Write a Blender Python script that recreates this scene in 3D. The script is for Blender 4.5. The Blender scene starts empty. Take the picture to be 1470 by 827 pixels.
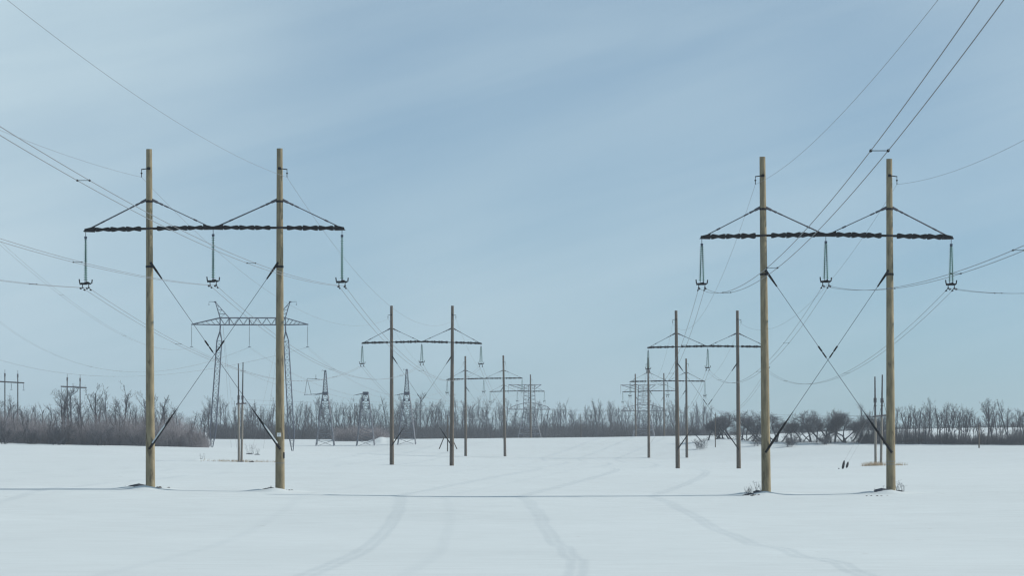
import bpy, math, random
import numpy as np

# ---------------------------------------------------------------- camera, light, sky
S = bpy.context.scene
COL = S.collection
F, CX, HY, ZC = 4440.0, 735.0, 638.0, 2.9          # focal length and horizon in photo pixels, eye height in metres
cam = bpy.data.cameras.new("camera")
cam.sensor_width = 36.0
cam.lens = 36.0 * F / 1470.0
cam.shift_y = (HY - 413.5) / 1470.0
cam.clip_start, cam.clip_end = 0.5, 30000.0
camo = bpy.data.objects.new("camera", cam)
COL.objects.link(camo)
camo.location = (0, 0, ZC)
camo.rotation_euler = (math.radians(90), 0, 0)
S.camera = camo

SUN_EL, SUN_AZ = math.radians(34.4), math.radians(83)  # azimuth clockwise from +Y (the view direction)
sl = bpy.data.lights.new("sun", 'SUN')
sl.energy, sl.angle, sl.color = 4.7, math.radians(0.65), (1.0, 0.94, 0.83)
so = bpy.data.objects.new("sun", sl)
COL.objects.link(so)
so.rotation_euler = (math.pi/2 - SUN_EL, 0, math.pi - SUN_AZ)
so.location = (300, -20, 200)

W = bpy.data.worlds.new("World")
S.world = W
W.use_nodes = True
nt = W.node_tree
nt.nodes.clear()
def wn(t, **k):
    n = nt.nodes.new(t)
    for a, b in k.items(): setattr(n, a, b)
    return n
sky = wn('ShaderNodeTexSky', sky_type='NISHITA', sun_disc=False, sun_elevation=SUN_EL, sun_rotation=SUN_AZ,
         altitude=100.0, air_density=0.5, dust_density=0.6, ozone_density=3.0)
tc = wn('ShaderNodeTexCoord')
mp = wn('ShaderNodeMapping', vector_type='TEXTURE')                         # long streaks of high cirrus, rising gently to the right
mp.inputs['Rotation'].default_value = (0, math.radians(-16), 0)
mp.inputs['Scale'].default_value = (0.28, 0.28, 0.032)
no = wn('ShaderNodeTexNoise'); no.inputs['Scale'].default_value = 1.0
no.inputs['Detail'].default_value = 5.0; no.inputs['Roughness'].default_value = 0.55; no.inputs['Distortion'].default_value = 0.5
no2 = wn('ShaderNodeTexNoise', noise_dimensions='4D'); no2.inputs['Scale'].default_value = 4.2; no2.inputs['Detail'].default_value = 2.0; no2.inputs['W'].default_value = 49.58
mr = wn('ShaderNodeMapRange'); mr.inputs[1].default_value = 0.36; mr.inputs[2].default_value = 0.72
mr2 = wn('ShaderNodeMapRange'); mr2.inputs[1].default_value = 0.38; mr2.inputs[2].default_value = 0.66
ad = wn('ShaderNodeMath', operation='MULTIPLY_ADD'); ad.inputs[1].default_value = 0.4
sc_ = wn('ShaderNodeMath', operation='MULTIPLY_ADD'); sc_.inputs[1].default_value = 0.58; sc_.inputs[2].default_value = 0.31; sc_.use_clamp = True
mx = wn('ShaderNodeMix', data_type='RGBA')
mx.inputs[7].default_value = (5.75, 7.4, 8.4, 1)
bg = wn('ShaderNodeBackground'); bg.inputs['Strength'].default_value = 0.088
out = wn('ShaderNodeOutputWorld')
L = nt.links.new
L(tc.outputs['Generated'], mp.inputs['Vector']); L(mp.outputs['Vector'], no.inputs['Vector'])
L(tc.outputs['Generated'], no2.inputs['Vector'])
L(no.outputs['Fac'], mr.inputs[0]); L(no2.outputs['Fac'], mr2.inputs[0])
L(mr.outputs[0], ad.inputs[0]); L(mr2.outputs[0], ad.inputs[2]); L(ad.outputs[0], sc_.inputs[0])
tint = wn('ShaderNodeVectorMath', operation='MULTIPLY'); tint.inputs[1].default_value = (0.84, 1.12, 1.10)   # the cool camera white balance
L(sky.outputs[0], tint.inputs[0]); L(tint.outputs[0], mx.inputs[6]); L(sc_.outputs[0], mx.inputs[0])
L(mx.outputs[2], bg.inputs['Color']); L(bg.outputs[0], out.inputs['Surface'])

S.view_settings.view_transform = 'Standard'
S.view_settings.look = 'None'
S.view_settings.exposure = 0.0
S.view_settings.gamma = 1.0
S.render.engine = 'CYCLES'
S.cycles.use_denoising = True
S.cycles.max_bounces = 6
S.cycles.filter_width = 1.3

rng = np.random.default_rng(7)
random.seed(7)

# ---------------------------------------------------------------- helpers
def at(px, py, Y):
    """a photo pixel at a known distance -> world point"""
    return np.array([(px - CX) * Y / F, Y, ZC + (HY - py) * Y / F])

def mat(name, col, rough=0.8, metal=0.0, noise=0.0, nscale=3.0, vary=0.0, stretch=(1, 1, 1), bump=0.0, spec=0.3):
    m = bpy.data.materials.new(name); m.use_nodes = True
    n = m.node_tree.nodes; l = m.node_tree.links.new
    b = n['Principled BSDF']
    b.inputs['Roughness'].default_value = rough; b.inputs['Metallic'].default_value = metal
    b.inputs['Specular IOR Level'].default_value = spec
    b.inputs['Base Color'].default_value = (*col, 1)
    if noise or vary or bump:
        t = n.new('ShaderNodeTexCoord'); mpn = n.new('ShaderNodeMapping'); mpn.inputs['Scale'].default_value = stretch
        nz = n.new('ShaderNodeTexNoise'); nz.inputs['Scale'].default_value = nscale; nz.inputs['Detail'].default_value = 6
        l(t.outputs['Object'], mpn.inputs[0]); l(mpn.outputs[0], nz.inputs['Vector'])
        r = n.new('ShaderNodeMapRange'); r.inputs[1].default_value = 0.25; r.inputs[2].default_value = 0.75
        r.inputs[3].default_value = 1 - noise; r.inputs[4].default_value = 1 + noise
        l(nz.outputs['Fac'], r.inputs[0])
        fac = r.outputs[0]
        if vary:
            oi = n.new('ShaderNodeObjectInfo'); r2 = n.new('ShaderNodeMapRange')
            r2.inputs[3].default_value = 1 - vary; r2.inputs[4].default_value = 1 + vary
            l(oi.outputs['Random'], r2.inputs[0])
            mu = n.new('ShaderNodeMath'); mu.operation = 'MULTIPLY'; l(fac, mu.inputs[0]); l(r2.outputs[0], mu.inputs[1]); fac = mu.outputs[0]
        vm = n.new('ShaderNodeVectorMath'); vm.operation = 'SCALE'; vm.inputs[0].default_value = col
        l(fac, vm.inputs['Scale']); l(vm.outputs[0], b.inputs['Base Color'])
        if bump:
            bp = n.new('ShaderNodeBump'); bp.inputs['Strength'].default_value = bump; bp.inputs['Distance'].default_value = 0.05
            l(nz.outputs['Fac'], bp.inputs['Height']); l(bp.outputs[0], b.inputs['Normal'])
    return m

def np_mesh(name, verts, quads, m, smooth=False):
    verts = np.asarray(verts, np.float32); quads = np.asarray(quads, np.int32)
    me = bpy.data.meshes.new(name)
    me.vertices.add(len(verts)); me.vertices.foreach_set('co', verts.ravel())
    k = quads.shape[1]
    me.loops.add(quads.size); me.loops.foreach_set('vertex_index', quads.ravel())
    me.polygons.add(len(quads)); me.polygons.foreach_set('loop_start', np.arange(0, quads.size, k, dtype=np.int32))
    me.update(calc_edges=True)
    if smooth: me.polygons.foreach_set('use_smooth', np.ones(len(quads), bool))
    me.materials.append(m)
    return me

def tubes(p0, p1, r0, r1, n=3):
    """a batch of tapered prisms: (verts, quads)"""
    p0, p1 = np.asarray(p0, float).reshape(-1, 3), np.asarray(p1, float).reshape(-1, 3)
    N = len(p0)
    r0 = np.broadcast_to(r0, (N,)); r1 = np.broadcast_to(r1, (N,))
    d = p1 - p0; d = d / np.maximum(np.linalg.norm(d, axis=1, keepdims=True), 1e-9)
    ref = np.where(np.abs(d[:, 2:3]) > 0.9, np.array([[1., 0, 0]]), np.array([[0, 0, 1.]]))
    u = np.cross(d, ref); u /= np.linalg.norm(u, axis=1, keepdims=True); v = np.cross(d, u)
    a = np.arange(n) * 2 * math.pi / n + (math.pi / 4 if n == 4 else 0.3)
    ring = np.cos(a)[None, :, None] * u[:, None] + np.sin(a)[None, :, None] * v[:, None]
    V = np.concatenate([p0[:, None] + ring * r0[:, None, None], p1[:, None] + ring * r1[:, None, None]], 1)
    i = np.arange(n); j = (i + 1) % n
    q = np.stack([i, i + n, j + n, j], 1)
    Q = (np.arange(N) * 2 * n)[:, None, None] + q[None]
    return V.reshape(-1, 3), Q.reshape(-1, 4)

class MB:
    """collects boxes, bars, tubes and lathes and links them as one mesh object"""
    def __init__(s): s.v, s.f = [], []
    def add(s, V, Fs):
        o = len(s.v); s.v += [tuple(map(float, p)) for p in V]; s.f += [tuple(int(i) + o for i in f) for f in Fs]; return s
    def box(s, c, d, rot=None):
        x, y, z = [k / 2 for k in d]
        P = np.array([(-x,-y,-z),(x,-y,-z),(x,y,-z),(-x,y,-z),(-x,-y,z),(x,-y,z),(x,y,z),(-x,y,z)])
        if rot is not None: P = P @ np.asarray(rot).T
        return s.add(P + np.asarray(c), [(0,3,2,1),(4,5,6,7),(0,1,5,4),(1,2,6,5),(2,3,7,6),(3,0,4,7)])
    def tube(s, pts, rad, n=8, cap=True):
        pts = [np.asarray(p, float) for p in pts]; k = len(pts)
        rad = [rad] * k if np.isscalar(rad) else rad
        V = []
        for i, p in enumerate(pts):
            d = pts[min(i + 1, k - 1)] - pts[max(i - 1, 0)]; d /= np.linalg.norm(d)
            ref = np.array([1., 0, 0]) if abs(d[2]) > 0.9 else np.array([0, 0, 1.])
            u = np.cross(d, ref); u /= np.linalg.norm(u); w = np.cross(d, u)
            for a in range(n):
                t = 2 * math.pi * a / n
                V.append(p + rad[i] * (math.cos(t) * u + math.sin(t) * w))
        Fs = [(i*n+a, (i+1)*n+a, (i+1)*n+(a+1) % n, i*n+(a+1) % n) for i in range(k-1) for a in range(n)]
        if cap: Fs += [tuple(range(n)), tuple(reversed(range((k-1)*n, k*n)))]
        return s.add(V, Fs)
    def segs(s, L, r, n=4):
        for a, b in L: s.tube([a, b], r, n, cap=False)
        return s
    def prism(s, poly, y0, y1):
        """polygon in the XZ plane pushed from y0 to y1"""
        n = len(poly)
        V = [(x, y0, z) for x, z in poly] + [(x, y1, z) for x, z in poly]
        return s.add(V, [tuple(range(n)), tuple(reversed(range(n, 2*n)))] + [(i, i+n, (i+1) % n+n, (i+1) % n) for i in range(n)])
    def mesh(s, name, m, smooth=False):
        me = bpy.data.meshes.new(name); me.from_pydata(s.v, [], s.f); me.update()
        if smooth:
            me.polygons.foreach_set('use_smooth', np.ones(len(me.polygons), bool))
            me.set_sharp_from_angle(angle=math.radians(40))
        me.materials.append(m); return me

def link(name, data, parent=None, loc=None, rz=0.0, sc=None):
    o = bpy.data.objects.new(name, data); COL.objects.link(o)
    if parent is not None: o.parent = parent
    if loc is not None: o.location = [float(k) for k in loc]
    if rz: o.rotation_euler = (0, 0, rz)
    if sc is not None: o.scale = sc if hasattr(sc, '__len__') else (sc, sc, sc)
    return o

def tag(o, label=None, cat=None, group=None, kind=None):
    if label: o['label'] = label
    if cat: o['category'] = cat
    if group: o['group'] = group
    if kind: o['kind'] = kind
    return o

def thing(name, label, cat, loc, group=None):
    o = link(name, None, loc=loc); o.empty_display_size = 0.3
    return tag(o, label, cat, group)

# ---------------------------------------------------------------- materials
M_concrete = mat('concrete', (0.205, 0.175, 0.115), 0.9, noise=0.34, nscale=1.2, stretch=(4, 4, 0.9), bump=0.3, vary=0.06)
def stain(m):
    """long vertical weather streaks and dark flaked patches down a pole"""
    n = m.node_tree.nodes; l = m.node_tree.links.new; b = n['Principled BSDF']; src = b.inputs['Base Color'].links[0].from_socket
    t = n.new('ShaderNodeTexCoord'); fac = None
    for st, sc, lo, hi, dk in (((5, 5, .16), 2.2, .56, .72, .45), ((1.5, 1.5, .5), 1.7, .62, .68, .55)):
        mpn = n.new('ShaderNodeMapping'); mpn.inputs['Scale'].default_value = st; z = n.new('ShaderNodeTexNoise'); z.inputs['Scale'].default_value = sc; z.inputs['Detail'].default_value = 6
        l(t.outputs['Object'], mpn.inputs[0]); l(mpn.outputs[0], z.inputs['Vector'])
        r = n.new('ShaderNodeMapRange'); r.inputs[1].default_value = lo; r.inputs[2].default_value = hi; r.inputs[3].default_value = 1; r.inputs[4].default_value = dk; l(z.outputs['Fac'], r.inputs[0])
        v = n.new('ShaderNodeVectorMath'); v.operation = 'SCALE'; l(src, v.inputs[0]); l(r.outputs[0], v.inputs['Scale']); src = v.outputs[0]
    l(src, b.inputs['Base Color'])
stain(M_concrete)
M_concrete_far = mat('concrete_dark', (0.095, 0.08, 0.065), 0.9, noise=0.25, nscale=1.2, stretch=(3, 3, 0.5), vary=0.1)  # darker, plainer concrete for the farther and slim poles
M_steel = mat('dark_steel', (0.010, 0.010, 0.012), 0.75, noise=0.4, nscale=5, spec=0.2)
M_rod = mat('tie_steel', (0.06, 0.066, 0.085), 0.6, spec=0.3)
M_galv = mat('galvanised_steel', (0.14, 0.155, 0.185), 0.6, noise=0.3, nscale=2)
M_galv_dark = mat('galvanised_steel_dull', (0.06, 0.075, 0.11), 0.7, noise=0.2, nscale=2)
M_wire = mat('aluminium_wire', (0.15, 0.16, 0.18), 0.55, spec=0.4)
M_glass = mat('insulator_glass', (0.08, 0.21, 0.18), 0.2, spec=0.6)
M_plate = mat('white_plate', (0.78, 0.79, 0.8), 0.5, noise=0.05)
M_stub = mat('grey_concrete', (0.19, 0.175, 0.155), 0.9, noise=0.25, nscale=1.2, stretch=(3, 3, 0.5))
M_timber = mat('dark_timber', (0.045, 0.042, 0.048), 0.9, noise=0.3, stretch=(6, 6, 0.6))
M_black = mat('black_rubber', (0.012, 0.012, 0.016), 0.7)
M_bark = mat('bark', (0.046, 0.051, 0.066), 0.95, noise=0.25, vary=0.3, nscale=0.8)
M_twig = mat('twigs', (0.055, 0.058, 0.072), 0.95, noise=0.2, vary=0.3, nscale=0.3)
M_brush = mat('brush', (0.215, 0.205, 0.225), 0.95, noise=0.5, nscale=0.16)
M_brush_dark = mat('brush_dark', (0.045, 0.048, 0.058), 0.95, noise=0.3, nscale=0.12)
M_grass = mat('dry_grass', (0.24, 0.19, 0.125), 0.95, noise=0.3, nscale=2)
M_dirt = mat('bare_soil', (0.09, 0.075, 0.07), 0.95, noise=0.3, nscale=4)

def snow_material(name, col):
    m = bpy.data.materials.new(name); m.use_nodes = True
    n = m.node_tree.nodes; l = m.node_tree.links.new; b = n['Principled BSDF']
    b.inputs['Roughness'].default_value = 0.75; b.inputs['Specular IOR Level'].default_value = 0.15
    t = n.new('ShaderNodeTexCoord')
    def noise(scale, st, detail, rot=0.0):
        mpn = n.new('ShaderNodeMapping'); mpn.inputs['Scale'].default_value = st; mpn.inputs['Rotation'].default_value = (0, 0, rot)
        z = n.new('ShaderNodeTexNoise'); z.inputs['Scale'].default_value = scale; z.inputs['Detail'].default_value = detail
        l(t.outputs['Object'], mpn.inputs[0]); l(mpn.outputs[0], z.inputs['Vector']); return z.outputs['Fac']
    a = noise(0.05, (1, 1, 1), 4)                       # broad wind-packed and powder patches
    r = n.new('ShaderNodeMapRange'); r.inputs[1].default_value = 0.3; r.inputs[2].default_value = 0.7
    r.inputs[3].default_value = 0.965; r.inputs[4].default_value = 1.02; l(a, r.inputs[0])
    g = noise(1.6, (0.25, 1, 1), 5, 0.1)                # icy streaks along the wind
    r1 = n.new('ShaderNodeMapRange'); r1.inputs[1].default_value = 0.35; r1.inputs[2].default_value = 0.6
    r1.inputs[3].default_value = 0.93; r1.inputs[4].default_value = 1.005; l(g, r1.inputs[0])
    s = noise(1.1, (1, 1, 1), 2)                        # stray stubble and soil flecks
    r2 = n.new('ShaderNodeMapRange'); r2.inputs[1].default_value = 0.765; r2.inputs[2].default_value = 0.80; r2.inputs[4].default_value = 0.75; l(s, r2.inputs[0])
    mu = n.new('ShaderNodeMath'); mu.operation = 'MULTIPLY'; l(r.outputs[0], mu.inputs[0]); l(r1.outputs[0], mu.inputs[1])
    vm = n.new('ShaderNodeVectorMath'); vm.operation = 'SCALE'; vm.inputs[0].default_value = col; l(mu.outputs[0], vm.inputs['Scale'])
    mixn = n.new('ShaderNodeMix'); mixn.data_type = 'RGBA'; mixn.inputs[7].default_value = (0.22, 0.19, 0.17, 1)
    l(r2.outputs[0], mixn.inputs[0]); l(vm.outputs[0], mixn.inputs[6]); l(mixn.outputs[2], b.inputs['Base Color'])
    bp = n.new('ShaderNodeBump'); bp.inputs['Strength'].default_value = 0.7; bp.inputs['Distance'].default_value = 0.07
    l(g, bp.inputs['Height']); l(bp.outputs[0], b.inputs['Normal'])
    return m
M_snow = snow_material('snow', (0.495, 0.548, 0.582))

# ---------------------------------------------------------------- terrain
CT = []
for px, py, Y in [(215, 704.5, 200), (307, 707, 200), (402, 708.5, 200), (700, 711, 200), (1100, 710.5, 200), (1280, 709.5, 200), (-200, 700, 200), (1700, 706, 200),
                  (562, 668.5, 426), (649, 670, 426), (972, 674, 423), (1060, 674, 423), (1262, 671.5, 470), (344, 663.5, 500), (1500, 672, 440), (100, 668, 450), (-200, 664, 450),
                  (668, 656, 676), (724, 656.5, 676), (931, 658, 675), (985, 658, 675), (304, 644.5, 655), (420, 649.5, 655),
                  (-150, 634, 620), (0, 636, 620), (130, 639.5, 605), (290, 642.5, 605), (467, 640, 720), (525, 640, 720), (584, 638, 720),
                  (340, 631, 930), (430, 632, 940), (560, 633, 1000), (200, 628, 930), (0, 624, 950),
                  (762, 642, 942), (723, 642, 942), (912, 641, 935), (953, 641, 935), (700, 631, 1080), (760, 630.5, 1060), (830, 628, 1150), (925, 633, 1060), (960, 631, 1130), (1000, 632, 900),
                  (1020, 637, 720), (1100, 637.5, 705), (1250, 640, 690), (1470, 640.5, 680), (1700, 640, 680),
                  (1100, 624, 1000), (1300, 617, 1060), (1470, 615, 1060), (1700, 615, 1060),
                  (0, 628, 2600), (735, 629, 2600), (1470, 622, 2600)]:
    CT.append(at(px, py, Y))
for x, y, z in [(-200, -150, 0), (0, -150, 0), (200, -150, 0), (-250, 150, -.9), (250, 150, -.9), (0, 0, -.3), (-60, 80, -.8), (60, 80, -.8)] + [(x_, y_, z_) for x_ in (-24, 0, 24) for y_, z_ in ((60, -.76), (85, -.84), (100, -.97), (115, -1.14), (130, -1.30), (150, -1.27), (175, -.84))] + [
                (-600, 400, 1), (600, 400, 0), (-900, 1000, 6), (900, 1000, 9), (-1800, 2600, 8), (1800, 2600, 12), (-1500, 100, 2), (1500, 100, 2)]:
    CT.append(np.array([x, y, z], float))
CT = np.array(CT)
def _k(d2): return 0.5 * d2 * np.log(d2 + 1e-9)
_P = CT[:, :2] / 500.0
_K = _k(((_P[:, None] - _P[None]) ** 2).sum(-1)) + np.eye(len(_P)) * 2e-5
_A = np.block([[_K, np.c_[np.ones(len(_P)), _P]], [np.c_[np.ones(len(_P)), _P].T, np.zeros((3, 3))]])
_w = np.linalg.solve(_A, np.r_[CT[:, 2], 0, 0, 0])

MOUNDS = []                                            # (x, y, height, radius x, radius y): drifted snow round pole feet
for px, Y in [(215, 200), (402, 200), (1100, 200), (1280, 200)]:
    x = (px - CX) * Y / F
    MOUNDS += [(x - 0.25, Y - 0.9, 0.30, 0.9, 0.6), (x + 1.1, Y + 0.3, 0.12, 0.8, 0.8), (x - 1.4, Y + 0.4, 0.16, 0.7, 0.9)]
for px, Y in [(562, 426), (649, 426), (972, 423), (1060, 423), (668, 676), (724, 676), (931, 675), (985, 675)]:
    MOUNDS.append(((px - CX) * Y / F, Y - 1, 0.22, 1.6, 1.2))
MOUNDS += [((285 - CX) * 505 / F, 505, 0.45, 1.2, 2), ((292 - CX) * 510 / F, 510, 0.3, 1.0, 2), ((1262 - CX) * 466 / F, 466, 0.35, 5, 3), ((1310 - CX) * 466 / F, 466, 0.25, 3, 3),
           ((1030 - CX) * 715 / F, 715, 0.9, 6, 5), ((1050 - CX) * 712 / F, 712, 0.5, 6, 4), ((555 - CX) * 735 / F, 735, 0.8, 1.6, 2), ((546 - CX) * 735 / F, 735, 0.55, 1.3, 2), ((549 - CX) * 735 / F, 733, 0.35, .8, 2), ((541 - CX) * 735 / F, 735, 0.5, 1.4, 3), ((535 - CX) * 740 / F, 738, 0.6, 1.2, 3), ((562 - CX) * 735 / F, 736, 0.6, 1.1, 3), ((575 - CX) * 735 / F, 736, 0.5, 1.8, 3)]
_ph = rng.uniform(0, 6.28, 40); _dir = rng.uniform(-0.6, 0.6, 40); _wl = rng.uniform(3.5, 22, 40)

def ground_z(x, y, detail=True):
    x = np.atleast_1d(np.asarray(x, float)); y = np.atleast_1d(np.asarray(y, float))
    out = np.empty(len(x))
    for a in range(0, len(x), 20000):
        q = np.c_[x[a:a+20000], y[a:a+20000]] / 500.0
        out[a:a+20000] = _k(((q[:, None] - _P[None]) ** 2).sum(-1)) @ _w[:-3] + np.c_[np.ones(len(q)), q] @ _w[-3:]
    far = np.clip((np.hypot(x, y) - 2600) / 3000, 0, 1)
    out = np.clip(out, -2.0, 22.0) * (1 - far) + 9.0 * far
    if detail:
        for p, d, wl in zip(_ph, _dir, _wl):            # wind ripples and low swells
            out += 0.0011 * wl * np.sin(2 * math.pi * (y * math.cos(d) + x * math.sin(d)) / wl + p + 1.3 * np.sin(x / (wl * 2.1) + p)) * 0.38
        for mx_, my, h, rx, ry in MOUNDS:
            out += h * np.exp(-((x - mx_) / rx) ** 2 - ((y - my) / ry) ** 2)
        # a low bank added along the pole line, so the pole shadows show
        out += 0.07 * np.exp(-((y - 201.5 - 0.6 * np.sin(x / 9.0)) / 2.2) ** 2)
    return out
def gz(x, y): return float(ground_z(x, y)[0])
def on_ground(px, Y): return np.array([(px - CX) * Y / F, Y, gz((px - CX) * Y / F, Y)])

def axis(parts):
    r = []
    for a, b, s in parts: r.append(np.arange(a, b, s))
    return np.concatenate(r)
def mirror(a): return np.concatenate([-a[::-1], a[1:]])
gx = mirror(np.concatenate([axis([(0, 34, 0.4), (34, 60, 0.8), (60, 140, 2.0), (140, 260, 5.0)]), 260 * 1.22 ** np.arange(1, 18)]))
gy = np.concatenate([-150 * 1.4 ** np.arange(9, 0, -1), axis([(-150, 40, 10), (40, 66, 2), (66, 190, 0.75), (190, 212, 0.3), (212, 300, 1.2), (300, 760, 3.0), (760, 1200, 8.0)]), 1200 * 1.14 ** np.arange(0, 18)])
GX, GY = np.meshgrid(gx, gy)
GZ = ground_z(GX.ravel(), GY.ravel())
nx, ny = len(gx), len(gy)
ii = (np.arange(ny - 1)[:, None] * nx + np.arange(nx - 1)[None]).ravel()
ground = link('snow_field', np_mesh('snow_field', np.c_[GX.ravel(), GY.ravel(), GZ], np.c_[ii, ii + 1, ii + nx + 1, ii + nx], M_snow, True))
tag(ground, 'wide flat field under smooth wind packed snow', kind='structure')

# ---------------------------------------------------------------- H-frame pylons
def hourglass():
    """one panel of the lattice crossarm: flared gusset plates at both ends, slimmer middle"""
    b = MB(); Ln = 0.87; h0, h1 = 0.225, 0.112
    for y0, y1 in ((-0.30, -0.17), (0.17, 0.30)):
        b.prism([(-Ln/2, -h0), (-Ln*.36, -h0*1.0), (0, -h1), (Ln*.36, -h0), (Ln/2, -h0*.92), (Ln/2, h0*.92), (Ln*.36, h0), (0, h1), (-Ln*.36, h0), (-Ln/2, h0)], y0, y1)
    b.segs([((-Ln/2, -.2, .12), (Ln/2, .2, .12)), ((-Ln/2, .2, -.12), (Ln/2, -.2, -.12)), ((-Ln/2, -.2, -.12), (-Ln/2, .2, -.12)), ((-Ln/2, -.2, .12), (-Ln/2, .2, .12))], 0.03)
    return b.mesh('segment', M_steel)
ME_segment = hourglass()

def disc_string(n, length, sep0, sep1, ang):
    """two parallel strings of glass discs spreading slightly downwards"""
    b = MB(); ca, sa = math.cos(ang), math.sin(ang)
    for s in (-1, 1):
        for i in range(n):
            t = (i + 0.5) / n; o = s * (sep0 + (sep1 - sep0) * t)
            c = np.array([o * ca, o * sa, -0.45 - t * (length - 0.45)])
            b.tube([c + (0, 0, .055), c + (0, 0, .02), c - (0, 0, .012), c - (0, 0, .03)], [0.03, 0.05, 0.128, 0.04], 9)
    return b.mesh('glass_discs', M_glass, True)
def string_rods(length, sep0, sep1, ang):
    b = MB(); ca, sa = math.cos(ang), math.sin(ang)
    b.tube([(0, 0, 0), (0, 0, -0.3)], 0.022, 6).box((0, 0, -0.36), (0.16, 0.16, 0.16))
    for s in (-1, 1):
        b.tube([(s*sep0*ca, s*sep0*sa, -0.38), (s*sep1*ca, s*sep1*sa, -length)], 0.026, 6)
    return b
def yoke_parts(length):
    """yoke plate with arcing horns, two suspension clamps and four vibration dampers at the foot of a string"""
    z = -length; res = []
    b = MB(); b.box((0, 0, z - 0.05), (0.62, 0.10, 0.10)).box((0.1, 0.28, z + 0.02), (0.10, 0.66, 0.09)).box((-0.12, -0.2, z - 0.10), (0.5, 0.09, 0.09)).box((0.0, 0.02, z - .03), (.12, .5, .12))
    for x, y in ((-0.36, -0.2), (0.36, 0.25)):
        b.tube([(x * .3, y * .6, z - 0.05), (x * .8, y, z - 0.07), (x, y, z - 0.02), (x * 1.08, y, z + 0.22)], 0.042, 6)
    res.append(('yoke_plate', b.mesh('yoke_plate', M_steel)))
    for x in (-0.2, 0.2):
        b = MB(); b.tube([(x, 0, z - 0.08), (x, 0, z - 0.30)], 0.03, 6).box((x, 0, z - 0.33), (0.09, 0.42, 0.08)); res.append(('suspension_clamp', b.mesh('suspension_clamp', M_steel)))
        for y in (-.9, .9):
            b = MB(); b.tube([(x, y, z - 0.44), (x, y, z - 0.34)], 0.015, 5).tube([(x, y - .2, z - 0.43), (x, y - .08, z - 0.42), (x, y + .08, z - 0.42), (x, y + .2, z - 0.43)], [0.05, 0.02, 0.02, 0.05], 6)
            res.append(('damper', b.mesh('damper', M_steel)))
    return res
PYL = {}
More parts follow.
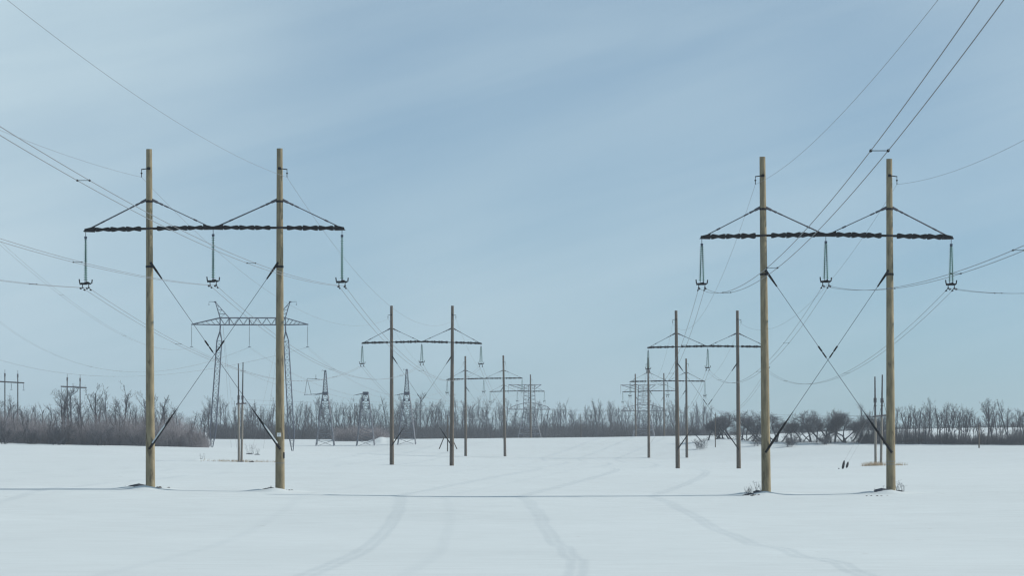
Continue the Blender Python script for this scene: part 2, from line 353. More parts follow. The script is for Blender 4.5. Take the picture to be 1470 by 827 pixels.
def pylon(key, label, poles, bar, Y, ytie, yins, ybrace, detail, string_ang, ins_x, twin_plate=False, rad=(0.31, 0.19)):
    base = at((poles[0][0] + poles[1][0]) / 2 + 0, max(poles[0][3], poles[1][3]), Y)
    base[2] = gz(base[0], base[1])
    root = thing('h_frame_pylon', label, 'pylon', base, 'concrete pylons in two rows')
    R = lambda p: np.asarray(p) - base
    mpx = Y / F
    conc = M_concrete if detail >= 2 else M_concrete_far
    P = []
    for xt, yt, xb, yb in poles:
        t, b0 = R(at(xt, yt, Y)), R(at(xb, yb, Y)); b0 = b0 + (b0 - t) * 0.03
        P.append((t, b0))
        b = MB(); ks = np.linspace(0, 1, 22 if detail >= 2 else 6)
        b.tube([b0 + (t - b0) * k for k in ks], [rad[0] + (rad[1] - rad[0]) * k for k in ks], 24 if detail >= 2 else 12)
        po = link('concrete_pole', b.mesh('concrete_pole', conc, True), root)
        if detail >= 2:                                  # casting rings and bolted bands
            for yy in (ytie, ybrace[0]):
                bb = MB()
                k = (HY - yy - (HY - yb)) / ((HY - yt) - (HY - yb)); c = b0 + (t - b0) * k; r = rad[0] + (rad[1] - rad[0]) * k
                bb.tube([c - (0, 0, .07), c + (0, 0, .07)], r + 0.02, 18)
                link('clamp_band', bb.mesh('clamp_band', M_steel), po)
            for yy in ((652,) if key[0] == 'L' else (650, 654)):
                w = MB()
                k = (yb - yy) / (yb - yt); c = b0 + (t - b0) * k
                w.tube([c - (0, 0, .02), c + (0, 0, .02)], rad[0] + (rad[1] - rad[0]) * k + 0.008, 18)
                if key == 'L1' and xt > 300 or key == 'R1' and xt > 1200: link('steel_strap', w.mesh('steel_strap', M_galv), po)
    def pole_pt(i, yy, off=0.0):
        t, b0 = P[i]; z = R(at(0, yy, Y))[2]; k = (z - b0[2]) / (t[2] - b0[2]); return b0 + (t - b0) * k + (off, 0, 0)
    # crossarm in two straight halves, in front of the poles' axis
    (xl, yl), (xm, ym), (xr, yr) = bar
    ends = [R(at(xl, yl, Y)), R(at(xm, ym, Y)), R(at(xr, yr, Y))]
    arm = MB()
    for a, b in ((ends[0], ends[1]), (ends[1], ends[2])):
        arm.segs([(a + (0, y, z), b + (0, y, z)) for y in (-.24, .24) for z in (-.025, .025)], 0.036)
    for e, s in ((ends[0], 1), (ends[2], -1), (ends[1], 1), (ends[1], -1)):
        h = 0.19
        arm.prism([(e[0] - s*0.08, e[2] - .12), (e[0] + s*0.62, e[2] - .14), (e[0] + s*0.62, e[2] + h), (e[0] + s*.08, e[2] + .06)][::s], e[1] - .33, e[1] + .33)
    cross = link('crossarm', arm.mesh('crossarm', M_steel), root)
    for a, b in ((ends[0], ends[1]), (ends[1], ends[2])):
        d = b - a; Ln = np.linalg.norm(d); n = max(1, int((Ln - 1.3) / 0.97)); ang = math.atan2(-d[2], d[0])
        xp = [pole_pt(i, yl)[0] for i in (0, 1)]
        for i in range(n):
            c = a + d * ((0.65 + (i + 0.5) * (Ln - 1.3) / n) / Ln)
            if min(abs(c[0] - x) for x in xp) < 0.55: continue
            if True:
                s = link('segment', ME_segment, cross, c); s.rotation_euler = (0, ang, 0); s.scale = ((Ln - 1.3) / n / 0.94, 1, (0.62 if key == 'L1' else 0.70) * (1 + rng.uniform(-.12, .1)))
    # ties from the pole heads to the arm
    for i, (ea, eb) in enumerate(((ends[0], ends[1]), (ends[1], ends[2]))):
        for e, s in ((ea, -1), (eb, 1)):
            inner = (s == 1) if i == 0 else (s == -1)
            p = pole_pt(i, ytie, s * 0.2); q = e + (-s * 0.45, 0, 0.15)
            b = MB(); u = (q - p) / np.linalg.norm(q - p)
            for y in (-.2, .2): b.tube([p + u * 0.5 + (0, y * .6, 0), q + (0, y, 0)], 0.026, 5)
            b.tube([p - u * .1, p + u * .35, p + u * .42, p + u * 0.75], [0.1, 0.085, 0.05, 0.075], 7); b.tube([p + u * .85, p + u * 1.15], 0.055, 6); b.tube([q - u * .9, q - u * .65], 0.06, 6)
            link('tie_rod', b.mesh('tie_rod', M_rod), root)
    # crossed braces between the poles
    yu, yl2 = ybrace
    for i in (0, 1):
        s = 1 if i == 0 else -1
        p = pole_pt(i, yu, s * 0.12) - (0, 0.27, 0); q = pole_pt(1 - i, yl2, s * -0.02) - (0, 0.32, 0)
        if i == 1: p = p + (0, 0.1, 0); q = q + (0, 0.06, 0)
        Ln = np.linalg.norm(q - p); u = (q - p) / Ln
        b = MB(); b.tube([p, q], 0.017, 6)
        link_root = link('cross_brace', b.mesh('cross_brace', M_rod), root)
        k = 0.5 * Ln
        c = MB(); c.tube([p - u*.05, p + u * 0.6, p + u * 1.25], [0.085, 0.075, 0.045], 7); link('brace_clamp', c.mesh('brace_clamp', M_steel), link_root)
        c = MB(); c.tube([p + u * (k - 1.15), p + u * (k - .75), p + u * (k - .73), p + u * (k - .67), p + u * (k - .65), p + u * (k - .25)], [.06, .06, .025, .025, .05, .05], 6)
        link('turnbuckle', c.mesh('turnbuckle', M_steel), link_root)
        if detail >= 1:
            g = MB(); g.tube([q - u * 3.1, q - u * 2.3, q - u * 2.2, q + u * .12], [0.02, 0.05, 0.07, 0.085], 8)
            link('brace_sleeve', g.mesh('brace_sleeve', M_steel), link_root)
            if key == 'L1' :
                g = MB(); g.tube([q - u * 1.9 + (0, 0, .05), q - u * 1.6 + (0, -.03, .075), q - u * .3 + (0, -.03, .085), q - u * .15 + (0, 0, .06)], [0.02, 0.055, 0.06, 0.02], 8)
                link('snow_cover', g.mesh('snow_cover', M_snow, True), link_root)
    # insulator strings
    ln = (yins - (yl + yr) / 2) * mpx - 0.30
    nd = 18 if detail >= 1 else 9
    me_d = disc_string(nd, ln - 0.12, 0.05, 0.15, string_ang); me_r = string_rods(ln, 0.05, 0.15, string_ang).mesh('insulator_string', M_galv_dark); me_y = yoke_parts(ln)
    att = []
    for xi, e in zip(ins_x, ends):
        p = e.copy(); p[0] = R(at(xi, 0, Y))[0]; p = p - (0, 0, .15)
        s = link('insulator_string', me_r, root, p)
        link('glass_discs', me_d, s); [link(n_, m_, s) for n_, m_ in me_y]
        att.append(base + p - (0, 0, ln + 0.33))
    gw = []
    ygw = poles[0][1] + (HY - poles[0][1]) * 0.066
    for i in (0, 1):                                     # earth-wire bracket near each pole head
        s = -1 if i == 0 else 1
        p = pole_pt(i, ygw)
        b = MB(); b.tube([p - (0, .2, 0), p + (s * 0.5, -.1, -.06)], 0.035, 6); b.box(p - (0, .19, 0), (0.2, 0.1, 0.16))
        h = p + (s * .48, -.1, -.06)
        b.tube([h, h - (0, 0, .22)], 0.02, 5); b.tube([h - (0, 0, .2), h - (0, 0, .24), h - (0, 0, .3)], [0.03, 0.075, 0.03], 8); b.tube([h - (0, 0, .3), h - (0, 0, .5)], [0.02, .03], 5)
        link('earth_wire_bracket', b.mesh('earth_wire_bracket', M_steel), root)
        gw.append(base + h - (0, 0, .5))
    if twin_plate:
        p = pole_pt(1, 624.5) + (-0.04, -0.318, 0)
        link('number_plate', MB().box(p, (0.26, 0.012, 0.24)).mesh('number_plate', M_plate), root)
        b = MB()
        for dx, dz, w, h in ((-.06, .05, .05, .02), (.04, .05, .07, .02), (-.02, -.03, .12, .03)): b.box(p + (dx, -.008, dz), (w, .004, h))
        link('plate_lettering', b.mesh('plate_lettering', M_rod), root)
        p = pole_pt(1, 654) + (.27, -.12, 0)
        link('cable_box', MB().box(p, (0.08, 0.14, 0.38)).mesh('cable_box', M_black), root)
    PYL[key] = (att, gw, base)
    return root

pylon('L1', 'tall concrete H-frame pylon nearest on the left with white number plate', [(214, 214, 216, 703), (401.5, 213, 402, 708)], [(122, 330), (306, 326.5), (494, 327.5)], 200.0, 287, 408, (378, 643), 2, 1.45, (123, 306, 491), True)
pylon('R1', 'tall concrete H-frame pylon nearest on the right with green insulators', [(1094.5, 225, 1100, 709), (1276.5, 228, 1279, 708)], [(1006, 340), (1186, 336.5), (1367, 340.5)], 200.0, 298, 410, (389, 648), 2, 0.7, (1007.5, 1185.5, 1365.5))
pylon('L2', 'second concrete H-frame pylon in the left row', [(562, 439, 562.5, 668.5), (649.5, 439, 648.5, 670)], [(519.5, 492.5), (605, 490.5), (691.5, 493)], 426.0, 472, 523.5, (512, 640), 1, 0.3, (520, 605.5, 690.5))
pylon('R2', 'second concrete H-frame pylon in the right row', [(970.5, 446, 973, 674), (1058.5, 446, 1060.5, 674)], [(929.5, 499), (1015.5, 497), (1102, 498)], 423.0, 479, 530.5, (522, 645), 1, 0.3, (930.5, 1016, 1101))
pylon('L3', 'third H-frame pylon in the left row, dark poles', [(668, 511.5, 668.5, 656), (722.5, 510.5, 725, 656.5)], [(641, 545), (695, 543.5), (750, 543)], 676.0, 532, 563.5, (556, 634), 0, 0.3, (642, 694.5, 749.5))
pylon('R3', 'third H-frame pylon in the right row', [(930.5, 514, 931.5, 658), (985, 515, 986, 658)], [(904, 548), (958, 547), (1012, 547.5)], 675.0, 535, 569, (560, 640), 0, 0.3, (904.5, 958.5, 1012))
pylon('L4', 'farthest H-frame pylon of the left row before the steel tower', [(723, 538, 723, 642), (761.5, 538, 762, 642)], [(703, 562.5), (742, 561.5), (782, 562)], 942.0, 553, 577, (570, 630), 0, 0.3, (703.5, 742.5, 781.5))
pylon('R4', 'farthest H-frame pylon of the right row before the steel tower', [(912, 537, 912.5, 641), (953, 536, 953.5, 641)], [(893.5, 563), (933, 561.5), (973, 561)], 935.0, 552, 577, (570, 630), 0, 0.3, (894, 933, 972.5))

# ---------------------------------------------------------------- conductors
def parabola(a, b, sag, n=48):
    t = np.linspace(0, 1, n)[:, None]
    p = a + (b - a) * t; p[:, 2] -= 4 * sag * (t * (1 - t))[:, 0]; return p
def wire_mesh(name, pts, r, n=6):
    pts = np.asarray(pts); d = np.gradient(pts, axis=0); d /= np.linalg.norm(d, axis=1, keepdims=True)
    u = np.cross(d, [0, 0, 1.0]); u /= np.linalg.norm(u, axis=1, keepdims=True); v = np.cross(d, u)
    a = np.arange(n) * 2 * math.pi / n
    V = (pts[:, None] + r * (np.cos(a)[None, :, None] * u[:, None] + np.sin(a)[None, :, None] * v[:, None])).reshape(-1, 3)
    k = len(pts); i = (np.arange(k - 1)[:, None] * n + np.arange(n)[None]); j = (np.arange(k - 1)[:, None] * n + (np.arange(n)[None] + 1) % n)
    return np_mesh(name, V, np.stack([i, j, j + n, i + n], -1).reshape(-1, 4), M_wire, True)
def bundle(pts, label, group, spacers=(), sep=0.2, r=0.0115, nsub=2):
    o = pts[len(pts) // 2].copy()
    root = thing('conductor_bundle', label, 'power line', o, group)
    d = np.gradient(pts, axis=0); side = np.cross(d, [0, 0, 1.0]); side /= np.linalg.norm(side, axis=1, keepdims=True)
    for s in (-1, 1): link('subconductor', wire_mesh('subconductor', pts - o + side * sep * s, r), root)
    for t in spacers:
        i = int(np.clip(t, 0, .999) * (len(pts) - 1)); c = pts[i] - o; s = side[i] * sep; g = d[i] / np.linalg.norm(d[i])
        b = MB(); b.tube([c - s, c + s], 0.01, 5)
        for q in (-1, 1): b.tube([c + s * q - g * .09, c + s * q - g * .05, c + s * q + g * .05, c + s * q + g * .09], [0.015, 0.036, 0.036, 0.015], 7)
        link('spacer', b.mesh('spacer', M_steel), root)
    return root
def single(pts, label, group, r=0.009, name='earth_wire'):
    o = pts[len(pts) // 2].copy()
    m = link(name, wire_mesh(name, pts - o, r, 5), None, o)
    return tag(m, label, 'power line', group)

VP = (866.0 - CX) / F                                    # the lines run slightly to the right of the view axis
PHN = ('left', 'middle', 'right')
for side, word, D0, a, Dz, sp in (('L', 'left', 0.60, 11.0, 0.18, (0.493, 0.745, 0.93)), ('R', 'right', 0.49, 13.7, -0.06, (0.352, 0.577, 0.80))):
    att, gw, _ = PYL[side + '1']
    for i in range(3):
        A = att[i]; D = np.linspace(1, Dz, 90); Yv = D * A[1]
        X = A[0] - (1 - D) * A[1] * VP; Z = A[2] - a * (1 - D0) ** 2 + a * (D - D0) ** 2
        j = {('L', 2): (0.494, 0.74), ('L', 1): (0.735, 0.5), ('L', 0): (0.9,)}.get((side, i), {0: (0.351, 0.577, 0.79), 1: (0.62, 0.53, 0.77), 2: (0.87,)}[i])
        bundle(np.c_[X, Yv, Z], f'twin wires sweeping overhead from the {PHN[i]} insulators of the nearest {word} pylon', 'overhead conductors', [(1 - q) / (1 - Dz) for q in j])
    for i in range(2):
        A = gw[i]; a2, d0 = ((13.0, 0.60) if side == 'L' else ((10.5, 0.40) if i == 0 else (16.0, 0.53)))
        D = np.linspace(1, Dz, 90)
        single(np.c_[A[0] - (1 - D) * A[1] * VP, D * A[1], A[2] - a2 * (1 - d0) ** 2 + a2 * (D - d0) ** 2],
               f'thin wire coming nearer from the top of the nearest {word} pylon, {PHN[2*i]} pole', 'earth wires', 0.009)
ORD = ('nearest', 'second', 'third', 'farthest')
ANCH = {}
for side, word in (('L', 'left'), ('R', 'right')):
    for k in (1, 2, 3):
        a0, g0, _ = PYL[f'{side}{k}']; a1, g1, _ = PYL[f'{side}{k+1}']
        for i in range(3):
            dd = (a1[i][1] - a0[i][1]) / 200.0
            bundle(parabola(a0[i], a1[i], 12 * (dd / 2) ** 2), f'twin wires of the {PHN[i]} phase sagging from the {ORD[k-1]} to the {ORD[k]} {word} pylon', 'overhead conductors', (0.2, 0.4, 0.62, 0.82) if k == 1 else (), r=0.0135 if k == 1 else 0.016)
        for i in range(2):
            dd = (g1[i][1] - g0[i][1]) / 200.0
            single(parabola(g0[i], g1[i], 13 * (dd / 2) ** 2), f'thin earth wire between the {PHN[2*i]} pole tops of the {ORD[k-1]} and {ORD[k]} {word} pylons', 'earth wires', 0.010)

# ---------------------------------------------------------------- steel lattice towers
def lattice_box(b, c0, c1, w0, w1, n, rc=0.055, rb=0.03, d0=None, d1=None):
    """square lattice column from c0 to c1 with half-widths w0 -> w1"""
    c0, c1 = np.asarray(c0, float), np.asarray(c1, float); d0 = w0 if d0 is None else d0; d1 = w1 if d1 is None else d1
    cor = [(-1, -1), (1, -1), (1, 1), (-1, 1)]
    def pt(t, k):
        s = cor[k % 4]; return c0 + (c1 - c0) * t + np.array([s[0] * (w0 + (w1 - w0) * t), s[1] * (d0 + (d1 - d0) * t), 0])
    for k in range(4): b.tube([pt(0, k), pt(1, k)], rc, 4, cap=False)
    for i in range(n):
        t0, t1 = i / n, (i + 1) / n
        for k in range(4):
            if i % 2 == 0: b.tube([pt(t0, k), pt(t1, k + 1)], rb, 3, cap=False)
            else: b.tube([pt(t0, k + 1), pt(t1, k)], rb, 3, cap=False)
        for k in range(4): b.tube([pt(t1, k), pt(t1, k + 1)], rb, 3, cap=False)
    return b

def string_thin(p, ln, n=16):
    b = MB(); b.tube([p, p - (0, 0, ln)], 0.03, 5)
    for i in range(n):
        c = p - (0, 0, 0.5 + (ln - .8) * i / n); b.tube([c + (0, 0, .04), c - (0, 0, .04)], [0.05, 0.12], 6)
    b.box(p - (0, 0, ln), (0.55, 0.3, 0.12)); return b

Yt = 655.0; base = on_ground(362, Yt); R = lambda x, y, dy=0.0: at(x, y, Yt) + (0, dy, 0) - base
tw = thing('lattice_tower', 'steel portal tower with two splayed legs seen between the near left poles', 'pylon', base)
for (xt, yt, xb, yb) in ((316.5, 466, 304, 646), (409.5, 466, 420, 650.5)):
    t, b0 = R(xt, yt), R(xb, yb); b = MB()
    lattice_box(b, t + (b0 - t) * .06, t + (b0 - t) * .13, 0.1, 0.52, 1, .085, .04); lattice_box(b, t + (b0 - t) * .13, t + (b0 - t) * .86, 0.52, 0.6, 15, .075, .036); lattice_box(b, t + (b0 - t) * .86, b0, 0.6, 0.08, 3, .08, .04)
    b.tube([t, t + (b0 - t) * .07], 0.16, 6)
    c = t + (b0 - t) * .55; b.box(c + (.55, -.5, 0), (.2, .2, .3)); b.box(c + (-.55, -.5, 0), (.2, .2, .3))
    link('tower_leg', b.mesh('tower_leg', M_galv_dark), tw)
b = MB()
for y in (-.7, .7):
    tip = [R(274.5, 466, y * .15), R(442.5, 466, y * .15)]; lo = [R(316, 466.5, y), R(409.5, 466.5, y)]; up = [R(316, 456.5, y), R(409.5, 456.5, y)]
    b.segs([(tip[0], lo[0]), (lo[0], lo[1]), (lo[1], tip[1]), (tip[0], up[0]), (up[0], up[1]), (up[1], tip[1])], 0.10)
    xs = np.linspace(316, 409.5, 15)
    for i in range(14): b.segs([(R(xs[i], 466.5 if i % 2 else 456.5, y), R(xs[i+1], 456.5 if i % 2 else 466.5, y))], 0.04)
    for x in (329, 358, 396, 316, 409.5): b.segs([(R(x, 466.5, y), R(x, 456.5, y))], 0.06)
    for s, x0, x1 in ((0, 316, 274.5), (1, 409.5, 442.5)):
        for i in range(1, 6):
            t0 = (i - 1) / 6; t1 = i / 6
            b.segs([(R(x0 + (x1-x0)*t0, 466.5, y*(1-t0)), R(x0 + (x1-x0)*t1, 456.5 + 9.5*t1, y*(1-t1)))], 0.035)
for x in np.linspace(316, 409.5, 15): b.segs([(R(x, 466.5, -.7), R(x, 466.5, .7)), (R(x, 456.5, -.7), R(x, 456.5, .7))], 0.035)
link('truss_arm', b.mesh('truss_arm', M_galv_dark), tw)
for s in (-1, 1):
    mx_ = lambda x: x if s < 0 else 725.5 - x
    b = MB(); top = R(mx_(309), 433.5)
    f0, f1 = [R(mx_(316), 456.5, y) for y in (-.6, .6)], [R(mx_(329), 456.5, y) for y in (-.6, .6)]
    for f in f0 + f1: b.segs([(f, top)], 0.07)
    for t in (.25, .5, .75):
        for a_, c_ in ((f0[0], f1[0]), (f0[1], f1[1]), (f0[0], f0[1]), (f1[0], f1[1])): b.segs([(a_ + (top - a_) * t, c_ + (top - c_) * t)], 0.035)
    for t in (.0, .25, .5): b.segs([(f0[0] + (top - f0[0]) * t, f1[0] + (top - f1[0]) * (t + .25))], 0.035)
    e = R(mx_(300), 433)
    b.box(top, (.45, .3, .25)); b.tube([top, e], 0.05, 5); b.tube([e, e - (0, 0, .6)], 0.025, 5); b.box(e - (0, 0, .65), (.2, .2, .15))
    link('earth_wire_peak', b.mesh('earth_wire_peak', M_galv_dark), tw)
TW = []
for x in (275, 358, 441.5):
    p = R(x, 467); ln = 31 * Yt / F
    link('insulator_string', string_thin(p, ln).mesh('insulator_string', M_galv_dark), tw); TW.append(base + p - (0, 0, ln + .1))
for x0, xg, Yg in ((320, 332, 690), (320, 340, 625), (404, 378, 690), (404, 362, 622)):
    g = on_ground(xg, Yg)
    link('guy_wire', wire_mesh('guy_wire', np.stack([R(x0, 466), (R(x0, 466) + g - base) / 2, g - base]), 0.016, 4), tw)

Yc = 720.0
COLS = []
for k, (xc, top, lab) in enumerate(((467, 532.5, 'left steel anchor tower of the three, slim with a pointed head'), (525, 563, 'middle steel anchor tower of the three, short with a flat head'), (584, 531, 'right steel anchor tower of the three, slim with a pointed head'))):
    yb = 640.5 if k < 2 else 638; base = on_ground(xc, Yc); base[2] = min(base[2], at(0, yb, Yc)[2]); R = lambda x, y: at(x, y, Yc) - base
    r = thing('anchor_tower', lab, 'pylon', base, 'steel anchor towers')
    px = Yc / F; b = MB()
    lattice_box(b, R(xc, yb + 1), R(xc, 587), 13 * px, 6.4 * px, 6, .10, .05); lattice_box(b, R(xc, 587), R(xc, 566), 6.6 * px, 3.6 * px, 3, .11, .05)
    link('lattice_body', b.mesh('lattice_body', M_galv), r)
    b = MB(); lattice_box(b, R(xc, 566), R(xc, 563), 3.6 * px, 3.4 * px, 1, .12, .06)
    if k != 1:
        lattice_box(b, R(xc, 563), R(xc, top), 3.3 * px, 1.0 * px, 8, .085, .045); b.box(R(xc, top), (2.2 * px, 2.2 * px, .3))
        b.segs([(R(xc, top + 1), R(xc - 4.5, top - 1)), (R(xc - 4.5, top - 1), R(xc - 5, top + 1))], .04)
    link('tower_head', b.mesh('tower_head', M_galv_dark), r)
    b = MB(); b.box(R(xc, 564.8), (7.4 * px, 7.4 * px, 3.6 * px)); b.segs([(R(xc - 3.8, 567), R(xc + 3.8, 567))], .09)
    link('platform', b.mesh('platform', M_galv_dark), r)
    for s in (-1, 1):
        link('cabinet', MB().box(R(xc + s * 3.2, 574.5) - (0, 4.2 * px, 0), (2.6 * px, .5, 3.6 * px)).mesh('cabinet', M_galv_dark), r)
        b = MB(); c = R(xc + s * 4.6, 585) - (0, 5.9 * px, 0)
        for q in range(3): b.box(c + (0, 0, (q - 1) * .28), (.42 - .1 * abs(q - 1), .4, .2))
        link('post_insulator', b.mesh('post_insulator', M_galv_dark), r)
    a = R(xc, 564.5); e = R(xc - 18, 568)
    b = MB()
    for y in (-.25, .25):
        b.tube([a + (-3.6 * px, y, -.1), e + (0, y, 0)], 0.035, 5)
        for q in range(14):
            c = (a + (-3.6*px, y, -.1)) * (1 - q / 22 - .1) + (e + (0, y, 0)) * (q / 22 + .1); b.tube([c - (.04, 0, 0), c + (.04, 0, 0)], [.12, .06], 6)
    link('strain_insulator', b.mesh('strain_insulator', M_galv_dark), r)
    COLS.append((base + a, base + e))
    if k == 0:                                           # jumper post and bar left of the head
        b = MB(); b.segs([(R(441, 543.5), R(466, 545.5)), (R(453.5, 543.8), R(453.5, 538)), (R(452, 544), R(455, 544)), (R(441, 543.5), R(437.5, 567)), (R(441.5, 546), R(447, 567)), (R(436, 567.5), R(464, 564.5))], .05)
        link('jumper_frame', b.mesh('jumper_frame', M_galv_dark), r)

def tier_tower(label, xc, ytop, yb, up, lo, Y):
    base = on_ground(xc, Y); base[2] = min(base[2], at(0, yb, Y)[2]); R = lambda x, y, d=0.0: at(x, y, Y) + (0, d, 0) - base; px = Y / F
    r = thing('lattice_tower', label, 'pylon', base, 'two-tier steel towers at the end of the pylon rows')
    b = MB(); lattice_box(b, R(xc, yb), R(xc, 592), 17 * px, 8.0 * px, 5, .14, .08); lattice_box(b, R(xc, 592), R(xc, 579), 8.0 * px, 8.4 * px, 2, .13, .07)
    link('lower_body', b.mesh('lower_body', M_galv), r)
    b = MB(); lattice_box(b, R(xc, 579), R(xc, ytop), 8.4 * px, 7.2 * px, 5, .11, .05, 6 * px, 3 * px); b.segs([(R(xc - 1, 579, -6 * px), R(xc - 1, ytop, -3 * px))], .09)
    link('upper_body', b.mesh('upper_body', M_galv), r)
    b = MB()
    for d in (-1.2, 1.2):
        b.segs([(R(xc + up[0], ytop, d * .3), R(xc + up[1], ytop, d * .3)), (R(xc + up[0], ytop, d*.3), R(xc - 7, ytop + 7, d)), (R(xc + up[1], ytop, d*.3), R(xc + 7, ytop + 7, d)), (R(xc + up[0] * .6, ytop, d*.5), R(xc - 7, ytop + 4, d)), (R(xc + up[1] * .6, ytop, d*.5), R(xc + 7, ytop + 4, d))], .10)
    b.segs([(R(xc + up[0], ytop), R(xc + up[0], ytop + 13)), (R(xc + up[0] * .55, ytop), R(xc + up[0] * .55, ytop + 12))], .045)
    link('upper_arm', b.mesh('upper_arm', M_galv), r)
    b = MB()
    for d in (-1.5, 1.5):
        yl = 588 if xc < 850 else 590
        b.segs([(R(xc + lo[0], yl, d * .3), R(xc + lo[1], yl, d * .3)), (R(xc + lo[0], yl, d*.3), R(xc + lo[0] * .85, yl - 4, d)), (R(xc + lo[1], yl, d*.3), R(xc + lo[1] * .85, yl - 4, d))], .13)
        b.segs([(R(xc + lo[0] * .85, yl - 4, d), R(xc - 8.4, yl - 9, d)), (R(xc + lo[1] * .85, yl - 4, d), R(xc + 8.4, yl - 9, d)), (R(xc - 8.4, yl - 9, d), R(xc + 8.4, yl - 9, d))], .09)
        for s in (0, 1):
            for t in np.linspace(.45, .85, 4): b.segs([(R(xc + lo[s] * t, yl, d), R(xc + lo[s] * (t + .05), yl - 8 + 6 * t, d))], .05)
    link('lower_arm', b.mesh('lower_arm', M_galv), r)
    return base, [base + R(xc + lo[0], yl), base + R(xc, ytop), base + R(xc + lo[1], yl)]
_, AL = tier_tower('two-tier steel lattice tower behind the end of the left pylon row', 760, 552.5, 631, (-30, 17), (-29, 30), 1062.0)
_, AR = tier_tower('two-tier steel lattice tower behind the end of the right pylon row', 924, 553, 635, (-33, 17), (-32, 32), 1062.0)
for side, word, ends in (('L', 'left', AL), ('R', 'right', AR)):
    for i in range(3):
        bundle(parabola(PYL[side + '4'][0][i], ends[i], 1.2, 16), f'twin wires of the {PHN[i]} phase from the farthest {word} pylon to the steel tower', 'overhead conductors', r=0.017)

# conductors of the steel portal tower, seen faintly on the left
def image_wire(ctrl, n=60):
    """sagging span through points given as (px, py, distance)"""
    C = np.array([at(*c) for c in ctrl]); t = np.linspace(0, 1, len(C)); k = np.polyfit(t, C, min(2, len(C) - 1)) if len(C) <= 3 else np.polyfit(t, C, 3)
    tt = np.linspace(0, 1, n)[:, None]; return sum(k[i] * tt ** (len(k) - 1 - i) for i in range(len(k)))
def to(p): return (CX + p[0] * F / p[1], HY - (p[2] - ZC) * F / p[1], p[1])
bundle(image_wire([to(TW[0]), (189, 487, 480), (-10, 340, 300)]), 'faint twin wires running up left from the left arm of the steel portal tower', 'portal tower conductors', (.55, .82))
bundle(image_wire([to(TW[1]), (170, 533, 620), (-10, 455, 560)]), 'faint twin wires dipping left from the middle of the steel portal tower', 'portal tower conductors', (.5, .62))
bundle(image_wire([to(TW[2]), (205, 540, 620), (-10, 514, 560)]), 'lowest faint twin wires running left from the right arm of the steel portal tower', 'portal tower conductors', (.6,))
for i, w in enumerate(('left', 'middle', 'right')):
    bundle(parabola(TW[i], COLS[i][1], 0.9 + .5 * i, 24), f'faint twin wires from the portal tower to the {w} steel anchor tower', 'portal tower conductors', ())
    a, _ = COLS[i]; q = at((640, 700, 760)[i], (560, 566, 560)[i], 980.0)
    bundle(parabola(a, q, 3.0, 24), f'faint twin wires running right and away from the {w} steel anchor tower', 'portal tower conductors', ())

# ---------------------------------------------------------------- smaller poles
def twin_frame(label, poles, Y, ycol, ybar, bar, struts, rl, ru):
    base = on_ground((poles[0][2] + poles[1][2]) / 2, Y)
    r = thing('timber_frame', label, 'utility pole', base, 'paired poles of the crossing line'); R = lambda x, y, d=0.0: at(x, y, Y) + (0, d, 0) - base
    for i, (xt, yt, xb, yb) in enumerate(poles):
        d = 1.2 * i; t, b0 = R(xt, yt, d), R(xb, yb + 2, d); k = (yb - ybar + 10) / (yb - yt); k2 = (yb - ybar) / (yb - yt) 
        o = (rl * .9 + ru * .8, -0.1, 0)
        b = MB(); b.tube([b0, b0 + (t - b0) * (k2 * .5), b0 + (t - b0) * k2], [rl, rl * .94, rl * .86], 14); st = link('concrete_stub', b.mesh('concrete_stub', M_stub, True), r)
        b = MB(); b.tube([b0 + (t - b0) * (k2 - .04), t], [ru * 1.25, ru * .8], 12); link('timber_pole', b.mesh('timber_pole', M_timber, True), r)
        c = R(xb + (xt - xb) * ((yb - ycol) / (yb - yt)), ycol, d)
        b = MB(); b.tube([c - (0, 0, .35), c + (0, 0, .35)], ru * 1.9, 10); b.tube([c - (0, 0, .9), c - (0, 0, .75)], ru * 1.7, 10); link('pole_collar', b.mesh('pole_collar', M_timber), r)
    b = MB(); (x0, y0), (x1, y1) = bar; p, q = R(x0, y0, -.6), R(x1, y1, 2.2); b.tube([p, q], 0.11, 4); link('crossbar', b.mesh('crossbar', M_timber), r)
    b = MB()
    for (x0, y0, x1, y1) in struts: b.segs([(R(x0, y0, -.1), R(x1, y1, -.3))], 0.03)
    link('strut', b.mesh('strut', M_timber), r)
    return base
twin_frame('close pair of thin poles with concrete feet between the near left pylon legs', [(342.2, 522, 343, 663), (348, 520, 345.8, 664)], 500.0, 571, 580, ((340, 580.5), (351.5, 579)), [(341.5, 571, 340.5, 580), (348, 571, 350.5, 579)], 0.2, 0.1)
twin_frame('pair of thin poles beside the right leg of the near right pylon', [(1256, 541, 1257, 671), (1268, 538, 1266, 672)], 470.0, 575, 598, ((1252.5, 598.5), (1276, 596)), [(1256, 575, 1251.5, 598), (1267, 575, 1261.5, 598), (1268, 575, 1273, 597), (1244, 598.5, 1254, 598.5)], 0.2, 0.125)
for n, (ya, yb) in enumerate(((580, 597), (574, 598), (588, 596))):
    single(parabola(at(346, ya, 500), at(1262, yb, 470), (0.8, 0.3, 1.4)[n], 40), ('middle', 'upper', 'lower')[n] + ' thin wire crossing the field between the two pairs of thin poles', 'crossing line wires', 0.010, 'crossing_wire')

